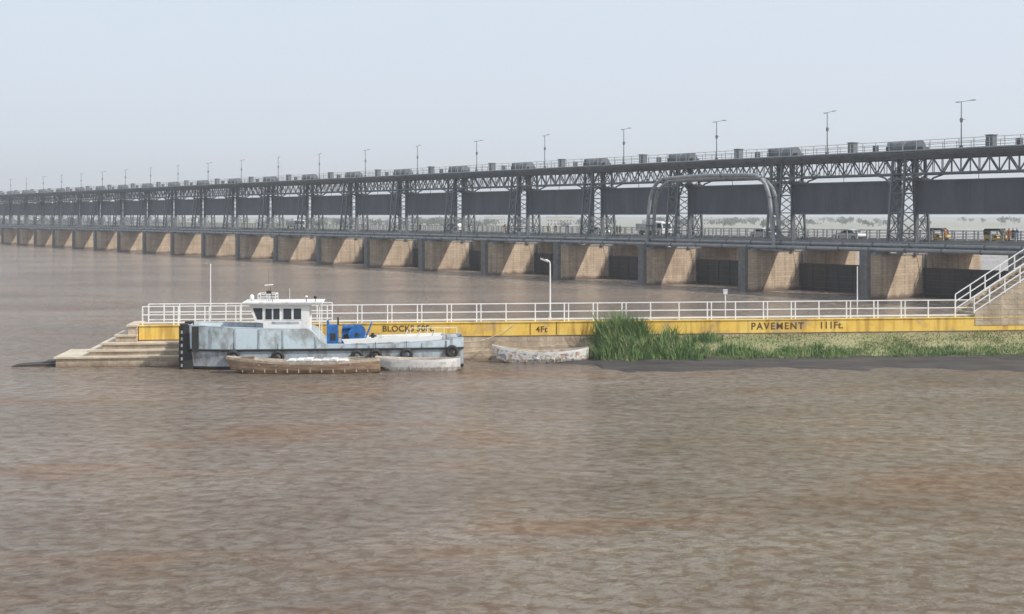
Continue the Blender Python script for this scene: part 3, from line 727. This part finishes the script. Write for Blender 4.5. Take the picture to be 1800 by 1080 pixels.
# ---------------------------------------------------------------- people
def person(idx,shirt,pants,pose):
    J={'pel':(0,0,.93),'sp':(0,.01,1.15),'ch':(0,.0,1.36),'nk':(0,.01,1.5),'hb':(0,-.01,1.58),'hd':(0,-.015,1.66),'ht':(0,0,1.74)}
    R_={'pel':(.17,.13),'sp':(.15,.115),'ch':(.18,.12),'nk':(.06,.06),'hb':(.075,.085),'hd':(.08,.1),'ht':(.06,.075)}
    E=[('pel','sp'),('sp','ch'),('ch','nk'),('nk','hb'),('hb','hd'),('hd','ht')]
    for s,k in((-1,'L'),(1,'R')):
        st=pose.get('step',0)*s; ar=pose.get('arm'+k,(.02,.05))
        J['hip'+k]=(s*.1,0,.86);J['kn'+k]=(s*.11,-st*.5-.02,.48);J['an'+k]=(s*.11,-st*.9+.03 ,.09);J['to'+k]=(s*.13,-st*.9-.15,.04)
        R_['hip'+k]=(.11,.11);R_['kn'+k]=(.075,.075);R_['an'+k]=(.055,.055);R_['to'+k]=(.04,.035)
        J['sh'+k]=(s*.19,0,1.42)
        ex,ey=ar; J['el'+k]=(s*(.24+ex),-.5*ey,1.13+ey*.1);J['wr'+k]=(s*(.25+ex*.5),-ey*1.3-.03,.88+ey*.7)
        R_['sh'+k]=(.06,.06);R_['el'+k]=(.045,.045);R_['wr'+k]=(.03,.03)
        J['pa'+k]=tuple(Vector(J['wr'+k])+(Vector(J['wr'+k])-Vector(J['el'+k])).normalized()*.08); R_['pa'+k]=(.032,.018)
        E+=[('pel','hip'+k),('hip'+k,'kn'+k),('kn'+k,'an'+k),('an'+k,'to'+k),('ch','sh'+k),('sh'+k,'el'+k),('el'+k,'wr'+k),('wr'+k,'pa'+k)]
        w=Vector(J['pa'+k]); d=(Vector(J['wr'+k])-Vector(J['el'+k])).normalized()
        for f in range(4):
            o=Vector((0,(f-1.5)*.018,0)); l=(.06,.07,.075,.055)[f]
            a='f%d%s'%(f,k); J[a+'a']=tuple(w+o+d*.02);J[a+'b']=tuple(w+o+d*(.02+l*.55)+Vector((-s*.008,0,0)));J[a+'c']=tuple(w+o+d*(.02+l)+Vector((-s*.025,0,0)))
            for q_ in 'abc': R_[a+q_]=(.009,.009)
            E+=[('pa'+k,a+'a'),(a+'a',a+'b'),(a+'b',a+'c')]
        a='th'+k; J[a+'a']=tuple(w-d*.03+Vector((-s*.01,-.035,0)));J[a+'b']=tuple(w+d*.02+Vector((-s*.02,-.05,0))); R_[a+'a']=(.01,.01);R_[a+'b']=(.009,.009)
        E+=[('pa'+k,a+'a'),(a+'a',a+'b')]
    names=list(J); me=bpy.data.meshes.new('figure_base'); me.from_pydata([J[n] for n in names],[(names.index(a),names.index(c)) for a,c in E],[])
    o=bpy.data.objects.new('tmp',me); scene.collection.objects.link(o)
    sk=o.modifiers.new('s','SKIN'); su=o.modifiers.new('ss','SUBSURF'); su.levels=1
    lay=me.skin_vertices[0] if me.skin_vertices else None
    if lay is None:
        bpy.context.view_layer.objects.active=o; bpy.ops.mesh.customdata_skin_add(); lay=me.skin_vertices[0]
    for i,n in enumerate(names): lay.data[i].radius=R_[n]; lay.data[i].use_root=(n=='pel')
    dg=bpy.context.evaluated_depsgraph_get(); ev=o.evaluated_get(dg); nm=bpy.data.meshes.new_from_object(ev)
    bpy.data.objects.remove(o)
    nm.name='person'
    nm.materials.clear()
    for k in ('skin',shirt,pants,'hair','black'): nm.materials.append(M[k])
    for p in nm.polygons:
        c=p.center; p.use_smooth=True
        if c.z>1.5: mi=3 if (c.z>1.68 or (c.y>.03 and c.z>1.57)) else 0
        elif c.z<.07: mi=4
        elif abs(c.x)>.215 and min((c-Vector(J['paL'])).length,(c-Vector(J['paR'])).length)<.13: mi=0
        elif c.z<.62: mi=2
        else: mi=1
        p.material_index=mi
    b=MB(); 
    b.ell((0,-.11,1.635),.014,.025,.022,'skin',8,6)
    for s in(-1,1): b.ell((s*.032,-.098,1.66),.012,.008,.008,'black',8,6); b.ell((s*.085,0,1.645),.012,.025,.032,'skin',8,6)
    b.ell((0,-.1,1.6),.022,.008,.006,'carred',8,6)
    n=14; vs=[]
    for z,rx,ry in ((1.0,.185,.15),(.75,.2,.17),(.55,.22,.19)):
        vs+=[(rx*math.cos(2*math.pi*i/n),ry*math.sin(2*math.pi*i/n),z+.01*math.sin(i*3)) for i in range(n)]
    b.add(vs,[(r*n+i,r*n+(i+1)%n,(r+1)*n+(i+1)%n,(r+1)*n+i) for r in range(2) for i in range(n)],shirt,True)
    extra=b.mesh('person_clothes')
    return nm,extra
M['skin']=mat('skin',(0.30,0.17,0.10),(0.25,0.14,0.08),.6); M['hair']=mat('hair',(0.015,0.012,0.01),None,.6)
M['c_white']=mat('cloth_white',(0.6,0.6,0.57),None,.9); M['c_dark']=mat('cloth_dark',(0.05,0.055,0.07),None,.9)
M['c_brown']=mat('cloth_brown',(0.25,0.18,0.11),None,.9); M['c_blue']=mat('cloth_blue',(0.1,0.2,0.35),None,.9); M['c_orange']=mat('cloth_orange',(0.6,0.22,0.05),None,.9)
variants=[person(0,'c_white','c_white',{'step':.18}),person(1,'c_dark','c_brown',{'armL':(.02,.25)}),person(2,'c_brown','c_brown',{'step':-.2,'armR':(.03,.2)}),
          person(3,'c_blue','c_dark',{'armL':(.05,.3),'armR':(.05,.3)}),person(4,'c_orange','c_dark',{'step':.1})]
for i,(px,s,v,rt) in enumerate(((887,13.0,1,0),(889,13.5,4,2.5),(964,13,2,1.2),(969,13.4,0,1.4),(977,13,1,.2),(999,13.1,3,.1),(1022,13.2,0,1.6),(1085,13.1,2,.4),(1090,13.6,1,1.5),
        (1766,13.2,2,1.7),(1774,13.0,4,.4),(1781,13.4,1,.2),(1788,13.0,3,.1),(1640,13.2,1,1.5),(1662,13.3,4,1.6),(739,13.1,1,.3),(735,13.5,4,1),(560,13.2,1,0))):
    e=empty('person',BW(nfor(px,s),s,7.12),BROT+rt)
    for me in variants[v]:
        place(me,'body' if me is variants[v][0] else 'clothes',e)
b=MB()
b.ell((0,0,.32),.16,.08,.09,'white'); b.path([(.12,0,.36),(.2,0,.46),(.16,0,.56),(.22,0,.64)],.022,'white',6); b.ell((.25,0,.65),.045,.025,.028,'white')
b.tube((.28,0,.65),(.38,0,.63),.01,'yellowcar',5,.003); b.tube((.02,.03,.28),(.03,.03,0),.009,'black',5); b.tube((-.02,-.03,.28),(-.01,-.03,0),.009,'black',5)
b.tube((-.14,0,.33),(-.26,0,.28),.04,'white',6,.01)
eg=b.mesh('egret')
for px,Y in ((944,90.0),(972,89.9)): 
    p=wp(px,Y); place(eg,'egret',None,(p[0],p[1],.04),random.uniform(0,6))

# ---------------------------------------------------------------- far bank, trees, buildings
b=MB(); vs=[];fs=[];nx=80
for i in range(nx+1):
    x=-4200+8400*i/nx; y0=980+60*math.sin(i*.9)+40*math.sin(i*2.3)
    vs+=[(x,y0,-.4),(x,y0+12,1.4),(x,9000,1.6)]
for i in range(nx):
    for j in range(2): a=i*3+j; fs.append((a,a+3,a+4,a+1))
b.add(vs,[f[::1] for f in fs],'earth'); b.obj('far_bank_ground')
b=MB()
def tree(x,y,h,w,z0=1.3):
    b.tube((x,y,z0),(x+random.uniform(-.3,.3),y,z0+h*.5),.3,'trunk',6,.15)
    for k in range(3): a=random.uniform(0,6.28); b.tube((x,y,z0+h*.35),(x+math.cos(a)*w*.5,y+math.sin(a)*w*.5,z0+h*.65),.13,'trunk',5,.05)
    lob=[(random.gauss(0,w*.3),random.gauss(0,w*.3),h*random.uniform(.4,.85),random.uniform(.35,.6)*w*.6) for _ in range(6)]
    vs=[];fs=[]
    for k in range(170):
        l=random.choice(lob); d=Vector((random.gauss(0,1),random.gauss(0,1),random.gauss(0,1))).normalized()*l[3]*random.random()**.4
        c=Vector((x+l[0]+d.x,y+l[1]+d.y,z0+l[2]+d.z*.8)); s=random.uniform(.35,.8)
        u=Vector((random.gauss(0,1),random.gauss(0,1),random.gauss(0,1))).normalized()*s; v=u.cross(Vector((random.gauss(0,1),random.gauss(0,1),random.gauss(0,1)))).normalized()*s
        o=len(vs); vs+=[c-u-v*.5,c+u-v*.4,c+u*.7+v,c-u*.6+v*.8]; fs.append((o,o+1,o+2,o+3))
    b.add(vs,fs,'leaf')
for i in range(260):
    Y=random.uniform(1020,1900); px=random.uniform(-500,2100)
    if random.random()<.45: px=random.choice((30,60,270,560,755,770,800,120,1310,1500,1180,2000))+random.gauss(0,28)
    tree((px-900)/F*Y,Y,random.uniform(4,8.5),random.uniform(6,12))
b.obj('distant_trees')
for i,(px,Y,w,h) in enumerate(((985,1200,26,8),(1250,1300,18,6),(640,1350,20,6),(1430,1250,16,5),(330,1300,18,6),(45,1200,20,7),(1560,1180,14,5),(870,1450,24,8))):
    X=(px-900)/F*Y; b=MB(); b.box(-w/2,w/2,-5,5,0,h,'plaster'); b.box(-w/2-.3,w/2+.3,-5.3,5.3,h,h+.5,'plaster')
    for fl in range(int(h//3)):
        for k in range(int(w//3)): b.box(-w/2+1+k*3,-w/2+2.3+k*3,-5.06,-5.002,1+fl*3,2.3+fl*3,'glass')
    b.box(-w*.2,-w*.2+3,-2,1,h+.5,h+2.2,'plaster')
    b.obj('plaster_building',None,(X,Y,1.4))

# ---------------------------------------------------------------- water
def water():
    m,nt,bs=newmat('muddy_river_water'); L=nt.links.new
    geo=nt.nodes.new('ShaderNodeNewGeometry')
    def nz(sx,sy,scale,detail,rough=.6,dist=0,rot=12):
        mp=nt.nodes.new('ShaderNodeMapping'); mp.inputs['Scale'].default_value=(sx,sy,1); mp.inputs['Rotation'].default_value=(0,0,R(rot)); L(geo.outputs['Position'],mp.inputs[0])
        n=nt.nodes.new('ShaderNodeTexNoise'); n.inputs['Scale'].default_value=scale; n.inputs['Detail'].default_value=detail; n.inputs['Roughness'].default_value=rough; n.inputs['Distortion'].default_value=dist
        L(mp.outputs[0],n.inputs['Vector']); return n
    def math_(op,a,c,d=None):
        q=nt.nodes.new('ShaderNodeMath'); q.operation=op
        for i,v in enumerate((a,c,d)):
            if v is None: continue
            if isinstance(v,(int,float)): q.inputs[i].default_value=v
            else: L(v,q.inputs[i])
        return q.outputs[0]
    big=nz(.6,1,.05,4,.6,.4); mid=nz(.8,1,1.7,7,.75,.4); fine=nz(.9,1,5.5,4,.7,.2,-20); swell=nz(.7,1,.5,3,.5,.3,25); patch=nz(.35,1,.16,6,.7,.6,5)
    r=nt.nodes.new('ShaderNodeValToRGB'); e=r.color_ramp.elements
    e[0].position=.38; e[0].color=(.225,.185,.148,1); e[1].position=.62; e[1].color=(.325,.283,.24,1); L(big.outputs['Fac'],r.inputs[0])
    r2=nt.nodes.new('ShaderNodeValToRGB'); e=r2.color_ramp.elements; e[0].position=.40; e[0].color=(.66,.53,.42,1); e[1].position=.56; e[1].color=(1.08,1.08,1.07,1); L(mid.outputs['Fac'],r2.inputs[0])
    mx=nt.nodes.new('ShaderNodeMix'); mx.data_type='RGBA'; mx.blend_type='MULTIPLY'; mx.inputs[0].default_value=1
    L(r.outputs[0],mx.inputs[6]); L(r2.outputs[0],mx.inputs[7])
    r4=nt.nodes.new('ShaderNodeValToRGB'); e=r4.color_ramp.elements; e[0].position=.52; e[0].color=(0,0,0,1); e[1].position=.66; e[1].color=(1,1,1,1); L(patch.outputs['Fac'],r4.inputs[0])
    mxp=nt.nodes.new('ShaderNodeMix'); mxp.data_type='RGBA'; mxp.blend_type='MULTIPLY'; L(r4.outputs[0],mxp.inputs[0]); L(mx.outputs[2],mxp.inputs[6]); mxp.inputs[7].default_value=(.98,.74,.56,1)
    sep=nt.nodes.new('ShaderNodeSeparateXYZ'); L(geo.outputs['Position'],sep.inputs[0])
    sx=math_('MULTIPLY',math_('SUBTRACT',sep.outputs[0],P0.x),cT); sy=math_('MULTIPLY',math_('SUBTRACT',sep.outputs[1],P0.y),sT)
    s_=math_('ADD',sx,sy)
    mr=nt.nodes.new('ShaderNodeMapRange'); mr.inputs['From Min'].default_value=-26; mr.inputs['From Max'].default_value=0; L(s_,mr.inputs['Value'])
    fm=nz(1,1,.7,6,.7,.8,0); fr=nt.nodes.new('ShaderNodeMapRange'); fr.inputs['From Min'].default_value=.50; fr.inputs['From Max'].default_value=.62; L(fm.outputs['Fac'],fr.inputs['Value'])
    ff=math_('MULTIPLY',math_('MULTIPLY',mr.outputs[0],fr.outputs[0]),.75)
    mf=nt.nodes.new('ShaderNodeMix'); mf.data_type='RGBA'; L(ff,mf.inputs[0]); L(mxp.outputs[2],mf.inputs[6]); mf.inputs[7].default_value=(.64,.60,.56,1)
    L(mf.outputs[2],bs.inputs['Base Color'])
    bs.inputs['Roughness'].default_value=.13; bs.inputs['IOR'].default_value=1.33
    h=math_('ADD',math_('ADD',math_('MULTIPLY',mid.outputs['Fac'],.36),math_('MULTIPLY',fine.outputs['Fac'],.085)),math_('MULTIPLY',swell.outputs['Fac'],.5))
    bp=nt.nodes.new('ShaderNodeBump'); bp.inputs['Strength'].default_value=1; bp.inputs['Distance'].default_value=1.0; L(h,bp.inputs['Height']); L(bp.outputs[0],bs.inputs['Normal'])
    return m
M['water']=water()
b=MB(); b.add([(-6000,-300,0),(6000,-300,0),(6000,9000,0),(-6000,9000,0)],[(0,1,2,3)],'water'); b.obj('river_water')
hm=bpy.data.materials.new('thin_haze'); hm.use_nodes=True; nt=hm.node_tree; nt.nodes.clear()
vo=nt.nodes.new('ShaderNodeVolumeScatter'); vo.inputs['Color'].default_value=(.95,.975,1,1); vo.inputs['Density'].default_value=.0004; vo.inputs['Anisotropy'].default_value=.2
om=nt.nodes.new('ShaderNodeOutputMaterial'); nt.links.new(vo.outputs[0],om.inputs['Volume'])
M['haze']=hm
b=MB(); b.box(-1800,1800,-60,2600,-1,90,'haze'); b.obj('haze_air')

# ---------------------------------------------------------------- light, sky, camera
sd=Vector((0.92,-0.40,0)).normalized(); EL=R(41)
sv=Vector((sd.x*math.cos(EL),sd.y*math.cos(EL),math.sin(EL)))
sl=bpy.data.lights.new('sun','SUN'); sl.energy=4.2; sl.angle=R(.5); sl.color=(1,.95,.87)
so=bpy.data.objects.new('sun',sl); scene.collection.objects.link(so); so.rotation_euler=sv.to_track_quat('Z','Y').to_euler(); so.location=(0,0,100)
w=bpy.data.worlds.new('World'); scene.world=w; w.use_nodes=True; nt=w.node_tree
bg=nt.nodes['Background']; sky=nt.nodes.new('ShaderNodeTexSky'); sky.sky_type='NISHITA'; sky.sun_disc=False
sky.sun_elevation=EL; sky.sun_rotation=math.atan2(sd.x,sd.y); sky.air_density=1.0; sky.dust_density=3.0; sky.ozone_density=2.0
mx=nt.nodes.new('ShaderNodeMix'); mx.data_type='RGBA'; mx.inputs[0].default_value=.75; mx.inputs[7].default_value=(8.6,9.5,10.8,1)
nt.links.new(sky.outputs[0],mx.inputs[6]); nt.links.new(mx.outputs[2],bg.inputs[0]); bg.inputs[1].default_value=.1
cam=bpy.data.cameras.new('camera'); cam.sensor_width=36; cam.lens=F/1800*36; cam.shift_y=-160/1800; cam.clip_end=20000; cam.clip_start=.5
co=bpy.data.objects.new('camera',cam); scene.collection.objects.link(co); co.location=(0,0,CH); co.rotation_euler=(R(90),0,0); scene.camera=co
scene.view_settings.view_transform='Standard'; scene.view_settings.look='None'; scene.view_settings.exposure=0
